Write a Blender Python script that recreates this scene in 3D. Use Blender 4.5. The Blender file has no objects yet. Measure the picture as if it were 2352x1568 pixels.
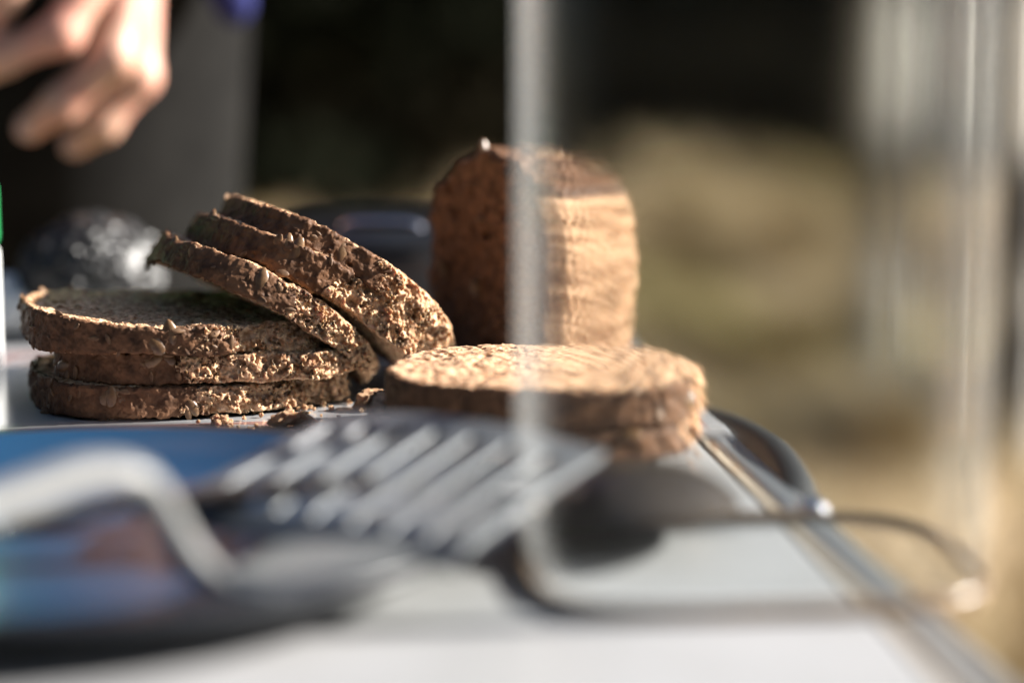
import bpy, bmesh, math, random
import numpy as np
from mathutils import Vector, Matrix
from mathutils.bvhtree import BVHTree

R = math.radians
random.seed(7)
rng = np.random.default_rng(11)
scn = bpy.context.scene
col = scn.collection

# ------------------------------------------------------------------ camera
# metres; z = 0 is the top of the bread board, the camera stands at the origin
CAM_Z = 0.147
PITCH = R(8.7)
LENS, SENSOR = 85.0, 36.0
cam_d = bpy.data.cameras.new('camera')
cam = bpy.data.objects.new('camera', cam_d)
col.objects.link(cam)
cam.location = (0, 0, CAM_Z)
cam.rotation_euler = (math.pi / 2 - PITCH, 0, 0)
cam_d.lens = LENS
cam_d.sensor_width = SENSOR
cam_d.clip_start = 0.01
cam_d.clip_end = 400
cam_d.dof.use_dof = True
cam_d.dof.focus_distance = 0.802
cam_d.dof.aperture_fstop = 2.9
cam_d.dof.aperture_blades = 0
scn.camera = cam
scn.cycles.use_denoising = True
scn.cycles.max_bounces = 10
scn.cycles.diffuse_bounces = 1
scn.cycles.transparent_max_bounces = 12
scn.cycles.sample_clamp_indirect = 6.0

# ------------------------------------------------------------------ sky and sun
SUN_EL, SUN_AZ = 27.0, 6.5          # azimuth: from the right (+X), turned this much towards the far side (+Y)
w = bpy.data.worlds.new('World')
scn.world = w
w.use_nodes = True
nt = w.node_tree
sky = nt.nodes.new('ShaderNodeTexSky')
sky.sky_type = 'NISHITA'
sky.sun_disc = False
sky.sun_elevation = R(SUN_EL)
sky.sun_rotation = R(90 - SUN_AZ)
bg = nt.nodes['Background']
bg.inputs['Strength'].default_value = 0.05
nt.links.new(sky.outputs[0], bg.inputs['Color'])
sun_d = bpy.data.lights.new('sun', 'SUN')
sun_d.energy = 5.0
sun_d.angle = R(0.5)
sun_d.color = (1.0, 0.955, 0.885)
sun = bpy.data.objects.new('sun', sun_d)
col.objects.link(sun)
S = Vector((math.cos(R(SUN_EL)) * math.cos(R(SUN_AZ)), math.cos(R(SUN_EL)) * math.sin(R(SUN_AZ)), math.sin(R(SUN_EL))))
sun.rotation_euler = S.to_track_quat('Z', 'Y').to_euler()
sun.location = (3, 1, 4)
scn.view_settings.view_transform = 'Standard'
scn.view_settings.look = 'None'
scn.view_settings.exposure = 1.68
scn.view_settings.gamma = 1.0

FPX = LENS / SENSOR * 2352.0


def at(px, py, Y):
    """a measured point of the photograph (2352 px wide) at the distance Y -> its place in the world"""
    cx = (px - 1176) / FPX
    cy = -(py - 784) / FPX
    d = Vector((cx, math.cos(PITCH) + cy * math.sin(PITCH), -math.sin(PITCH) + cy * math.cos(PITCH)))
    return Vector((0, 0, CAM_Z)) + d * (Y / d.y)


def on(px, py, z):
    """the same on the horizontal plane at height z"""
    cx = (px - 1176) / FPX
    cy = -(py - 784) / FPX
    d = Vector((cx, math.cos(PITCH) + cy * math.sin(PITCH), -math.sin(PITCH) + cy * math.cos(PITCH)))
    return Vector((0, 0, CAM_Z)) + d * ((z - CAM_Z) / d.z)


# ------------------------------------------------------------------ object helpers
def tag(o, label=None, cat=None, group=None, kind=None):
    if label: o['label'] = label
    if cat: o['category'] = cat
    if group: o['group'] = group
    if kind: o['kind'] = kind
    return o


def empty(name, loc=(0, 0, 0), rot=(0, 0, 0)):
    o = bpy.data.objects.new(name, None)
    col.objects.link(o)
    o.location = loc
    o.rotation_euler = rot
    o.empty_display_size = 0.01
    return o


def link(name, me, mat=None, parent=None):
    o = bpy.data.objects.new(name, me)
    col.objects.link(o)
    if mat is not None and not me.materials:
        me.materials.append(mat)
    if parent is not None:
        o.parent = parent
    return o


def np_mesh(name, v, q, smooth=True):
    """numpy arrays -> mesh (all faces with the same number of corners)"""
    me = bpy.data.meshes.new(name)
    v = np.ascontiguousarray(v, dtype=np.float32)
    q = np.ascontiguousarray(q, dtype=np.int32)
    k = q.shape[1]
    me.vertices.add(len(v))
    me.vertices.foreach_set('co', v.ravel())
    me.loops.add(q.size)
    me.loops.foreach_set('vertex_index', q.ravel())
    me.polygons.add(len(q))
    me.polygons.foreach_set('loop_start', np.arange(len(q), dtype=np.int32) * k)
    me.polygons.foreach_set('use_smooth', np.full(len(q), smooth))
    me.update(calc_edges=True)
    return me


def bm_mesh(name, bm, smooth=False):
    me = bpy.data.meshes.new(name)
    bmesh.ops.recalc_face_normals(bm, faces=bm.faces)
    bm.to_mesh(me)
    bm.free()
    if smooth:
        me.polygons.foreach_set('use_smooth', np.full(len(me.polygons), True))
    return me


def bevel(o, width, seg=3):
    m = o.modifiers.new('bevel', 'BEVEL')
    m.width = width
    m.segments = seg
    m.limit_method = 'ANGLE'
    return o


def box(bm, c, s, rz=0.0):
    M = Matrix.Translation(c) @ Matrix.Rotation(rz, 4, 'Z') @ Matrix.Diagonal((s[0], s[1], s[2], 1))
    return bmesh.ops.create_cube(bm, size=1, matrix=M)


def tube(pts, radii, n=14, up=None, caps=True):
    """a tapered tube through pts; radii are (across, thick) pairs or numbers"""
    pts = [Vector(p) for p in pts]
    V, Q = [], []
    for i, p in enumerate(pts):
        t = (pts[min(i + 1, len(pts) - 1)] - pts[max(i - 1, 0)]).normalized()
        u = Vector(up) if up is not None else (Vector((0, 0, 1)) if abs(t.z) < 0.9 else Vector((1, 0, 0)))
        a = t.cross(u).normalized()
        b = a.cross(t).normalized()
        r = radii[i]
        ra, rb = r if isinstance(r, (tuple, list)) else (r, r)
        for k in range(n):
            th = 2 * math.pi * k / n
            V.append(p + a * math.cos(th) * ra + b * math.sin(th) * rb)
    for i in range(len(pts) - 1):
        for k in range(n):
            k2 = (k + 1) % n
            Q.append((i * n + k, i * n + k2, (i + 1) * n + k2, (i + 1) * n + k))
    F = list(Q)
    if caps:
        F.append(tuple(reversed(range(n))))
        F.append(tuple((len(pts) - 1) * n + k for k in range(n)))
    return [tuple(v) for v in V], F


def tube_mesh(name, pts, radii, n=14, up=None, smooth=True):
    v, f = tube(pts, radii, n, up)
    me = bpy.data.meshes.new(name)
    me.from_pydata(v, [], f)
    me.update()
    if smooth:
        me.polygons.foreach_set('use_smooth', np.full(len(me.polygons), True))
    return me


def lathe_mesh(name, prof, n=64, cap=(True, True)):
    V, F = [], []
    for (r, z) in prof:
        for k in range(n):
            a = 2 * math.pi * k / n
            V.append((r * math.cos(a), r * math.sin(a), z))
    for i in range(len(prof) - 1):
        for k in range(n):
            k2 = (k + 1) % n
            F.append((i * n + k, i * n + k2, (i + 1) * n + k2, (i + 1) * n + k))
    if cap[0]: F.append(tuple(reversed(range(n))))
    if cap[1]: F.append(tuple((len(prof) - 1) * n + k for k in range(n)))
    me = bpy.data.meshes.new(name)
    me.from_pydata(V, [], F)
    me.update()
    me.polygons.foreach_set('use_smooth', np.full(len(me.polygons), True))
    return me


def spline(P, n=8):
    """Catmull-Rom through tuples of any length"""
    P = [np.array(p, float) for p in P]
    out = []
    for i in range(len(P) - 1):
        p0, p1, p2, p3 = P[max(i - 1, 0)], P[i], P[i + 1], P[min(i + 2, len(P) - 1)]
        for k in range(n):
            t = k / n
            out.append(0.5 * (2 * p1 + (p2 - p0) * t + (2 * p0 - 5 * p1 + 4 * p2 - p3) * t * t + (3 * p1 - p0 - 3 * p2 + p3) * t ** 3))
    out.append(P[-1])
    return out


# ------------------------------------------------------------------ materials
def mat_new(name):
    m = bpy.data.materials.new(name)
    m.use_nodes = True
    return m, m.node_tree, m.node_tree.nodes['Principled BSDF']


def simple(name, color, rough=0.5, metal=0.0, color2=None, nscale=50, bump=0.0, bscale=200, spec=0.5, sss=0.0, sss_r=(1, .5, .25), sss_s=.003,
           coat=0.0, stretch=(1, 1, 1), detail=4, lo=.35, hi=.65):
    m, t, p = mat_new(name)
    p.inputs['Base Color'].default_value = (*color, 1)
    p.inputs['Roughness'].default_value = rough
    p.inputs['Metallic'].default_value = metal
    p.inputs['Specular IOR Level'].default_value = spec
    p.inputs['Coat Weight'].default_value = coat
    if sss:
        p.inputs['Subsurface Weight'].default_value = sss
        p.inputs['Subsurface Radius'].default_value = sss_r
        p.inputs['Subsurface Scale'].default_value = sss_s
    tc = t.nodes.new('ShaderNodeTexCoord')
    mp = t.nodes.new('ShaderNodeMapping')
    mp.inputs['Scale'].default_value = stretch
    t.links.new(tc.outputs['Object'], mp.inputs['Vector'])
    if color2 is not None:
        n = t.nodes.new('ShaderNodeTexNoise')
        n.inputs['Scale'].default_value = nscale
        n.inputs['Detail'].default_value = detail
        t.links.new(mp.outputs[0], n.inputs['Vector'])
        r = t.nodes.new('ShaderNodeValToRGB')
        r.color_ramp.elements[0].position = lo
        r.color_ramp.elements[1].position = hi
        r.color_ramp.elements[0].color = (*color, 1)
        r.color_ramp.elements[1].color = (*color2, 1)
        t.links.new(n.outputs[0], r.inputs[0])
        t.links.new(r.outputs[0], p.inputs['Base Color'])
    if bump:
        n = t.nodes.new('ShaderNodeTexNoise')
        n.inputs['Scale'].default_value = bscale
        n.inputs['Detail'].default_value = 3
        t.links.new(mp.outputs[0], n.inputs['Vector'])
        b = t.nodes.new('ShaderNodeBump')
        b.inputs['Strength'].default_value = bump
        b.inputs['Distance'].default_value = 0.3 / bscale
        t.links.new(n.outputs[0], b.inputs['Height'])
        t.links.new(b.outputs[0], p.inputs['Normal'])
    return m


M = {}
M['crumb'] = simple('rye_crumb', (.25, .125, .060), .85, color2=(.70, .45, .28), nscale=420, bump=1.0, bscale=1300, spec=.25, sss=.25, sss_r=(1, .5, .25), sss_s=.0035)
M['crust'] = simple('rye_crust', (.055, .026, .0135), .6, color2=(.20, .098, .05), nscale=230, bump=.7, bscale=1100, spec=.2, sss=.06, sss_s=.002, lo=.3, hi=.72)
M['seed'] = simple('pumpkin_seed', (.085, .040, .016), .38, color2=(.19, .105, .045), nscale=300, bump=.2, bscale=600, spec=.6, sss=.15, sss_s=.002)
M['flake'] = simple('oat_flake', (.08, .036, .014), .6, color2=(.24, .13, .06), nscale=300, bump=.3, bscale=600)
M['table'] = simple('white_table_laminate', (.40, .40, .41), .28, color2=(.32, .318, .315), nscale=11)
M['alu'] = simple('aluminium', (.55, .57, .59), .38, metal=.85, color2=(.5, .52, .54), nscale=30, bump=.08, bscale=400, stretch=(1, 12, 1))
M['beige'] = simple('beige_seal', (.42, .35, .27), .5)
M['black_plastic'] = simple('black_plastic', (.010, .010, .010), .6, color2=(.015, .015, .015), nscale=60, bump=.15, bscale=500)
M['steel'] = simple('utensil_steel', (.17, .175, .185), .5, metal=.5, color2=(.15, .155, .165), nscale=40, bump=.06, bscale=300, stretch=(12, 1, 1))
M['greyplastic'] = simple('grey_handle', (.22, .22, .215), .4, color2=(.20, .20, .195), nscale=40)
M['spoon'] = simple('spoon_steel', (.085, .068, .055), .38, metal=.6, color2=(.07, .056, .045), nscale=30)
M['plate_rim'] = simple('dark_slate_enamel', (.012, .014, .018), .3, color2=(.016, .018, .023), nscale=25)
M['plate'] = simple('blue_enamel', (.008, .042, .095), .32, color2=(.009, .046, .105), nscale=20, coat=.1)
M['skin'] = simple('skin', (.58, .36, .26), .5, color2=(.62, .29, .215), nscale=38, bump=.15, bscale=700, sss=.25, sss_r=(1, .35, .2), sss_s=.006)
M['nail'] = simple('nail', (.62, .38, .31), .3)
M['trousers'] = simple('black_trouser_cloth', (.0075, .0072, .007), .95, color2=(.012, .0115, .011), nscale=40, bump=.3, bscale=900, spec=.1)
M['jacket'] = simple('blue_cloth', (.02, .025, .11), .85, color2=(.028, .032, .14), nscale=50, bump=.3, bscale=700, spec=.2)
M['shoe'] = simple('shoe_leather', (.02, .015, .012), .5)
M['hair'] = simple('hair', (.03, .018, .01), .6)
M['sack'] = simple('black_glinting', (.008, .0078, .0075), .33, color2=(.03, .028, .027), nscale=160, bump=1.0, bscale=170, spec=.5)
M['pot'] = simple('black_enamel', (.007, .007, .008), .28, color2=(.010, .010, .011), nscale=30, spec=.4)
M['potrim'] = simple('pot_rim_steel', (.45, .45, .5), .25, metal=1)
M['green'] = simple('green_print', (.02, .30, .09), .4)
M['whitecard'] = simple('white_card', (.78, .79, .78), .45)
M['paper'] = simple('white_paper', (.74, .74, .74), .8, bump=.3, bscale=120)
M['grass'] = simple('dry_grass', (.54, .41, .26), .9, color2=(.33, .26, .125), nscale=3, spec=.2, lo=.42, hi=.62, stretch=(1, .22, 1))
M['ground'] = simple('dry_turf', (.52, .395, .25), .95, color2=(.31, .245, .12), nscale=3, stretch=(1, .22, 1), bump=.8, bscale=9, spec=.1)
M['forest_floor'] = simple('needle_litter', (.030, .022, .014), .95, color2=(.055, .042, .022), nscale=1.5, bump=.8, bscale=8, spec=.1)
M['bark'] = simple('dark_bark', (.035, .026, .020), .95, color2=(.06, .045, .034), nscale=9, bump=1, bscale=20, spec=.1, stretch=(1, 1, .3))
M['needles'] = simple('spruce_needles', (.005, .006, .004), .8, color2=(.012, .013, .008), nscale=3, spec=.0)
M['birchleaf'] = simple('birch_leaf', (.16, .13, .03), .7, color2=(.08, .09, .02), nscale=2, spec=.2)
M['tussock'] = simple('tall_dry_grass', (.52, .40, .26), .9, color2=(.30, .24, .12), nscale=6, spec=.2)
M['tussock_olive'] = simple('tall_olive_grass', (.25, .205, .09), .9, color2=(.34, .265, .13), nscale=6, spec=.2)
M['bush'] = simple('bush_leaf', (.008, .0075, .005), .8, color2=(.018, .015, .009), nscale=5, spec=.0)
M['stone'] = simple('grey_stone', (.12, .14, .17), .85, color2=(.17, .19, .22), nscale=12, bump=.6, bscale=30)


def birch_mat():
    m, t, p = mat_new('birch_bark')
    tc = t.nodes.new('ShaderNodeTexCoord')
    mp = t.nodes.new('ShaderNodeMapping')
    mp.inputs['Scale'].default_value = (1.2, 1.2, 1.15)
    n = t.nodes.new('ShaderNodeTexNoise')
    n.inputs['Scale'].default_value = 2.6
    n.inputs['Detail'].default_value = 5
    r = t.nodes.new('ShaderNodeValToRGB')
    e = r.color_ramp.elements
    e[0].position, e[0].color = .455, (.03, .027, .025, 1)
    e[1].position, e[1].color = .53, (.76, .73, .67, 1)
    t.links.new(tc.outputs['Object'], mp.inputs[0])
    t.links.new(mp.outputs[0], n.inputs['Vector'])
    t.links.new(n.outputs[0], r.inputs[0])
    t.links.new(r.outputs[0], p.inputs['Base Color'])
    p.inputs['Roughness'].default_value = .7
    return m


M['birch'] = birch_mat()


def board_mat(W, H, front):
    """white glazed board with a red band and white leaf shapes printed along its edge, finely scratched"""
    m, t, p = mat_new('printed_board')
    N, L = t.nodes, t.links
    tc = N.new('ShaderNodeTexCoord')
    sp = N.new('ShaderNodeSeparateXYZ')
    L.new(tc.outputs['Object'], sp.inputs[0])

    def math_(op, a, b=None, c=None):
        n = N.new('ShaderNodeMath')
        n.operation = op
        for i, x in enumerate((a, b, c)):
            if x is None: continue
            if isinstance(x, (int, float)): n.inputs[i].default_value = x
            else: L.new(x, n.inputs[i])
        return n.outputs[0]
    ax = math_('SUBTRACT', W / 2, math_('ABSOLUTE', sp.outputs[0]))
    ay = math_('SUBTRACT', H / 2, math_('ABSOLUTE', sp.outputs[1]))
    d = math_('MINIMUM', ax, ay)                      # distance from the nearest edge
    band = math_('MULTIPLY', math_('GREATER_THAN', d, .006), math_('LESS_THAN', d, .036))
    # leaves: slanted ellipses repeated along the edge
    mx = math_('LESS_THAN', ax, ay)
    s = math_('ADD', math_('MULTIPLY', mx, sp.outputs[1]), math_('MULTIPLY', math_('SUBTRACT', 1.0, mx), sp.outputs[0]))
    per = .0255
    sl = math_('ADD', s, math_('MULTIPLY', d, 0.9))
    fr = math_('SUBTRACT', math_('MULTIPLY', math_('FRACT', math_('DIVIDE', sl, per)), per), per / 2)
    e = math_('ADD', math_('POWER', math_('DIVIDE', fr, .0088), 2.0), math_('POWER', math_('DIVIDE', math_('SUBTRACT', d, .0215), .0105), 2.0))
    leaf = math_('LESS_THAN', e, 1.0)
    red = math_('MULTIPLY', band, math_('SUBTRACT', 1.0, leaf))
    mix = N.new('ShaderNodeMix')
    mix.data_type = 'RGBA'
    mix.inputs['A'].default_value = (.42, .42, .43, 1)
    mix.inputs['B'].default_value = (.36, .20, .18, 1)
    L.new(red, mix.inputs['Factor'])
    L.new(mix.outputs['Result'], p.inputs['Base Color'])
    p.inputs['Roughness'].default_value = .2
    p.inputs['Coat Weight'].default_value = .6
    p.inputs['Coat Roughness'].default_value = .1
    mp = N.new('ShaderNodeMapping')
    mp.inputs['Rotation'].default_value = (0, 0, .6)
    mp.inputs['Scale'].default_value = (40, 900, 1)
    n = N.new('ShaderNodeTexNoise')
    n.inputs['Scale'].default_value = 1
    L.new(tc.outputs['Object'], mp.inputs[0])
    L.new(mp.outputs[0], n.inputs['Vector'])
    b = N.new('ShaderNodeBump')
    b.inputs['Strength'].default_value = .08
    b.inputs['Distance'].default_value = .0005
    L.new(n.outputs[0], b.inputs['Height'])
    L.new(b.outputs[0], p.inputs['Normal'])
    return m


def clear_mat(worn):
    """thin clear plastic: lets light through, mirrors at a grazing angle, finely scratched along and across"""
    m = bpy.data.materials.new('scratched_clear_plastic')
    m.use_nodes = True
    t = m.node_tree
    N, L = t.nodes, t.links
    N.remove(N['Principled BSDF'])
    out = N['Material Output']
    tc = N.new('ShaderNodeTexCoord')

    def streaks(scale, seed):
        mp = N.new('ShaderNodeMapping')
        mp.inputs['Scale'].default_value = scale
        mp.inputs['Location'].default_value = (seed, seed, seed)
        n = N.new('ShaderNodeTexNoise')
        n.inputs['Scale'].default_value = 1
        n.inputs['Detail'].default_value = 2
        L.new(tc.outputs['Object'], mp.inputs[0])
        L.new(mp.outputs[0], n.inputs['Vector'])
        return n.outputs[0]
    h = streaks((9, 9, 2600), 0)
    v = streaks((1500, 1500, 60), 3)
    add = N.new('ShaderNodeMath')
    add.operation = 'ADD'
    hs = N.new('ShaderNodeMath')
    hs.operation = 'MULTIPLY'
    hs.inputs[1].default_value = .18
    L.new(h, hs.inputs[0])
    L.new(hs.outputs[0], add.inputs[0])
    L.new(v, add.inputs[1])
    b = N.new('ShaderNodeBump')
    b.inputs['Strength'].default_value = .2
    b.inputs['Distance'].default_value = .0004
    L.new(add.outputs[0], b.inputs['Height'])
    tr = N.new('ShaderNodeBsdfTransparent')
    tr.inputs['Color'].default_value = (.965, .972, .97, 1)
    rf = N.new('ShaderNodeBsdfRefraction')
    rf.inputs['Color'].default_value = (.96, .97, .965, 1)
    rf.inputs['Roughness'].default_value = .02
    rf.inputs['IOR'].default_value = 1.03
    L.new(b.outputs[0], rf.inputs['Normal'])
    m1 = N.new('ShaderNodeMixShader')
    m1.inputs[0].default_value = worn
    L.new(tr.outputs[0], m1.inputs[1])
    L.new(rf.outputs[0], m1.inputs[2])
    hz = N.new('ShaderNodeBsdfTranslucent')
    hz.inputs['Color'].default_value = (.8, .8, .8, 1)
    df = N.new('ShaderNodeBsdfDiffuse')
    df.inputs['Color'].default_value = (.8, .8, .8, 1)
    mh = N.new('ShaderNodeMixShader')
    mh.inputs[0].default_value = .5
    L.new(hz.outputs[0], mh.inputs[1])
    L.new(df.outputs[0], mh.inputs[2])
    lw = N.new('ShaderNodeLayerWeight')
    lw.inputs['Blend'].default_value = .5
    p5 = N.new('ShaderNodeMath')
    p5.operation = 'POWER'
    p5.inputs[1].default_value = 5.0
    L.new(lw.outputs['Facing'], p5.inputs[0])
    hf = N.new('ShaderNodeMapRange')
    hf.inputs['To Min'].default_value = .0015
    hf.inputs['To Max'].default_value = .20
    L.new(p5.outputs[0], hf.inputs['Value'])
    m2 = N.new('ShaderNodeMixShader')
    L.new(hf.outputs[0], m2.inputs[0])
    L.new(m1.outputs[0], m2.inputs[1])
    L.new(mh.outputs[0], m2.inputs[2])
    gl = N.new('ShaderNodeBsdfGlossy')
    gl.inputs['Roughness'].default_value = .05
    gl.inputs['Color'].default_value = (.95, .95, .95, 1)
    L.new(b.outputs[0], gl.inputs['Normal'])
    fr = N.new('ShaderNodeMapRange')
    fr.inputs['To Min'].default_value = .004
    fr.inputs['To Max'].default_value = .28
    L.new(p5.outputs[0], fr.inputs['Value'])
    m3 = N.new('ShaderNodeMixShader')
    L.new(fr.outputs[0], m3.inputs[0])
    L.new(m2.outputs[0], m3.inputs[1])
    L.new(gl.outputs[0], m3.inputs[2])
    L.new(m3.outputs[0], out.inputs['Surface'])
    return m


M['clear'] = clear_mat(0.0)
M['clear_worn'] = clear_mat(.55)
M['amber'] = simple('amber_brown_plastic', (.22, .15, .095), .3, color2=(.16, .11, .07), nscale=40)


# ------------------------------------------------------------------ volumes: noise tiles and surface nets
def fbm_tile(n, beta, seed, kmin=1.0):
    """periodic 3-D noise, about unit variance"""
    g = np.random.default_rng(seed).standard_normal((n, n, n))
    f = np.fft.fftfreq(n) * n
    k = np.sqrt(f[:, None, None] ** 2 + f[None, :, None] ** 2 + f[None, None, :] ** 2)
    a = np.where(k < kmin, 0, np.maximum(k, 1e-6) ** (-beta / 2))
    o = np.real(np.fft.ifftn(np.fft.fftn(g) * a))
    return ((o - o.mean()) / o.std()).astype(np.float32)


def pore_tile(n, h, counts, seed):
    """periodic field: max over bubbles of (radius - distance), metres"""
    r_ = np.random.default_rng(seed)
    F = np.full((n, n, n), -.002, np.float32)
    for cnt, r0, r1 in counts:
        for _ in range(cnt):
            c = r_.random(3) * n
            r = r0 + (r1 - r0) * r_.random() ** 2
            st = .6 + .8 * r_.random(3)
            m = int(r * 1.5 / h) + 2
            i0 = np.floor(c).astype(int) - m
            ax = [np.arange(i0[k], i0[k] + 2 * m + 2) for k in range(3)]
            d = [((ax[k] - c[k]) * h / st[k]) ** 2 for k in range(3)]
            D = r - np.sqrt(d[0][:, None, None] + d[1][None, :, None] + d[2][None, None, :])
            ix = np.ix_(ax[0] % n, ax[1] % n, ax[2] % n)
            F[ix] = np.maximum(F[ix], D)
    return F


TN = 96
TH = .00043
PORES = pore_tile(TN, TH, [(4200, .00045, .0008), (560, .0008, .0017), (40, .0017, .0030)], 5)
ROUGH = fbm_tile(TN, 3.0, 8, kmin=4.0)
LUMP = fbm_tile(TN, 4.0, 21, kmin=1.0)


def sample(T, ix, iy, iz, off, scale=1.0):
    n = T.shape[0]
    f = lambda a, o: (np.floor(a * scale).astype(int) + o) % n
    return T[np.ix_(f(ix, off[0]), f(iy, off[1]), f(iz, off[2]))]


def surface_nets(F, org, h):
    nx, ny, nz = F.shape
    S_ = F < 0
    c = np.zeros((nx - 1, ny - 1, nz - 1), np.int8)
    for i in (0, 1):
        for j in (0, 1):
            for k in (0, 1):
                c += S_[i:nx - 1 + i, j:ny - 1 + j, k:nz - 1 + k]
    I, J, K = np.nonzero((c > 0) & (c < 8))
    acc = np.zeros((len(I), 3), np.float32)
    cnt = np.zeros(len(I), np.float32)
    C = [(i, j, k) for i in (0, 1) for j in (0, 1) for k in (0, 1)]
    for a in C:
        for ax in range(3):
            if a[ax]: continue
            b = list(a)
            b[ax] = 1
            f0 = F[I + a[0], J + a[1], K + a[2]]
            f1 = F[I + b[0], J + b[1], K + b[2]]
            m = (f0 < 0) != (f1 < 0)
            t = np.where(m, f0 / np.where(m, f0 - f1, 1), 0)
            p = np.tile(np.array(a, np.float32), (len(I), 1))
            p[:, ax] = t
            acc += p * m[:, None]
            cnt += m
    V = (acc / cnt[:, None] + np.stack([I, J, K], 1)) * h + np.asarray(org)
    idx = np.full((nx - 1, ny - 1, nz - 1), -1, np.int32)
    idx[I, J, K] = np.arange(len(I))
    quads = []
    for ax in range(3):
        sl0 = [slice(1, -1)] * 3
        sl1 = [slice(1, -1)] * 3
        sl0[ax] = slice(0, -1)
        sl1[ax] = slice(1, None)
        A, B = S_[tuple(sl0)], S_[tuple(sl1)]
        e = np.argwhere(A != B)
        if not len(e): continue
        inside0 = A[e[:, 0], e[:, 1], e[:, 2]]
        u, v = [(1, 2), (2, 0), (0, 1)][ax]
        base = e + 1
        base[:, ax] -= 1
        q = []
        for du, dv in ((-1, -1), (0, -1), (0, 0), (-1, 0)):
            p = base.copy()
            p[:, u] += du
            p[:, v] += dv
            q.append(idx[p[:, 0], p[:, 1], p[:, 2]])
        q = np.stack(q, 1)
        q[~inside0] = q[~inside0][:, ::-1]
        quads.append(q)
    return V, np.concatenate(quads)


def split_mesh(name, V, Q, mask):
    q = Q[mask]
    ids, inv = np.unique(q, return_inverse=True)
    return np_mesh(name, V[ids], inv.reshape(q.shape))


def sstep(a, b, x):
    t = np.clip((x - a) / (b - a), 0, 1)
    return t * t * (3 - 2 * t)


# ------------------------------------------------------------------ bread
def slice_volume(L, D, T, h, seed, th0, nexp=2.6, taper=0.0, bow=0.0, arch=False, rough=1.0, lump=.0012, xcrust=None):
    """one slice lying flat: x along, y depth, z thickness. Crust on the rim from the front angle th0 round the left
    side to the back; torn crumb on the rest of the rim. Returns vertices, quads and the crust mask."""
    g = np.random.default_rng(seed)
    pad = .005
    X = np.arange(-L / 2 - pad, L / 2 + pad, h, dtype=np.float32)
    Y = np.arange(-D / 2 - pad, D / 2 + pad, h, dtype=np.float32)
    Z = np.arange(-T / 2 - .004, T / 2 + .004, h, dtype=np.float32)
    th = np.arctan2(Y[None, :], X[:, None])
    r = np.sqrt(X[:, None] ** 2 + Y[None, :] ** 2) + 1e-6
    ct, stn = np.abs(np.cos(th)), np.abs(np.sin(th))
    Rr = ((ct / (L / 2)) ** nexp + (stn / (D / 2)) ** nexp) ** (-1 / nexp)
    ph = g.random(6) * 6.28
    wob = sum(np.sin((k + 2) * th + ph[k]) * (.0011 / (k + 1) ** .6) for k in range(6))
    d2 = (r - (Rr + wob)) * np.minimum(1, .55 + .45 * (Rr / r))      # < 0 inside
    # crust sector
    ix, iy, iz = X / TH, Y / TH, Z / TH
    off = g.integers(0, TN, 3)
    P = sample(PORES, ix, iy, iz, off)
    Rg = sample(ROUGH, ix, iy, iz, off)
    Lm = sample(LUMP, ix, iy, iz, off, .9)
    # crust sector: its border wanders over the rim
    if xcrust is None:
        ang = np.where(th > math.pi / 2 + .6, th - 2 * math.pi, th)       # -> from -3pi/2+.6 .. pi/2+.6
        cr = sstep(.05, -.05, (ang - th0)[:, :, None] + .085 * Lm + .03 * Rg)
    else:
        cr = sstep(.0015, -.0015, (X - xcrust)[:, None, None] + .0036 * Lm + .0012 * Rg)
    Tx = T * (1 + taper * X / L)
    d2v = d2[:, :, None]
    torn = 1 - cr
    # rim
    rim = d2v + cr * (.00014 * Rg + .00045 * Lm) - torn * (rough * .00095 * Rg + .0010 * Lm) + torn * .0009
    # rounded crust shoulder, ragged torn one
    zz = np.abs(Z)[None, None, :] - (Tx / 2)[:, None, None]
    face = zz + .00024 * Rg + lump * .4 * sample(LUMP, ix, iy, np.zeros_like(iz), (off + 17) % TN, .5)
    k = .0012
    hmix = np.clip(.5 + .5 * (rim - face) / k, 0, 1)
    base = face * (1 - hmix) + rim * hmix + k * hmix * (1 - hmix)
    depth = -rim
    # bubbles: open everywhere in the crumb, closed under the crust
    strength = np.where(cr > .5, -.0014 + .0016 * sstep(.0012, .0035, depth), 0)
    pores = P + strength - .00026 * (1 - 1.5 * torn * sstep(.004, .0, depth))
    F = np.maximum(base, pores)
    F[0], F[-1], F[:, 0], F[:, -1], F[:, :, 0], F[:, :, -1] = [.001] * 6
    V, Q = surface_nets(F.astype(np.float32), (X[0], Y[0], Z[0]), h)
    # crust mask per face
    cen = V[Q].mean(1)
    ii = np.clip(((cen[:, 0] - X[0]) / h).round().astype(int), 0, len(X) - 1)
    jj = np.clip(((cen[:, 1] - Y[0]) / h).round().astype(int), 0, len(Y) - 1)
    kk = np.clip(((cen[:, 2] - Z[0]) / h).round().astype(int), 0, len(Z) - 1)
    crust = (d2[ii, jj] > -.0017) & (cr[ii, jj, kk] > .5)
    if bow:
        V[:, 2] += bow * (1 - (2 * V[:, 0] / L) ** 2)
    return V, Q, crust


def seed_mesh(name, l, wd, t):
    bm = bmesh.new()
    bmesh.ops.create_uvsphere(bm, u_segments=14, v_segments=9, radius=1)
    for v in bm.verts:
        x, y, z = v.co
        pin = 1 - .42 * max(0, x) ** 1.5
        v.co = (x * l / 2, y * wd / 2 * pin, (z * t / 2) * pin + (.12 * t * (1 - y * y)))
    return bm_mesh(name, bm, True)


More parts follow.
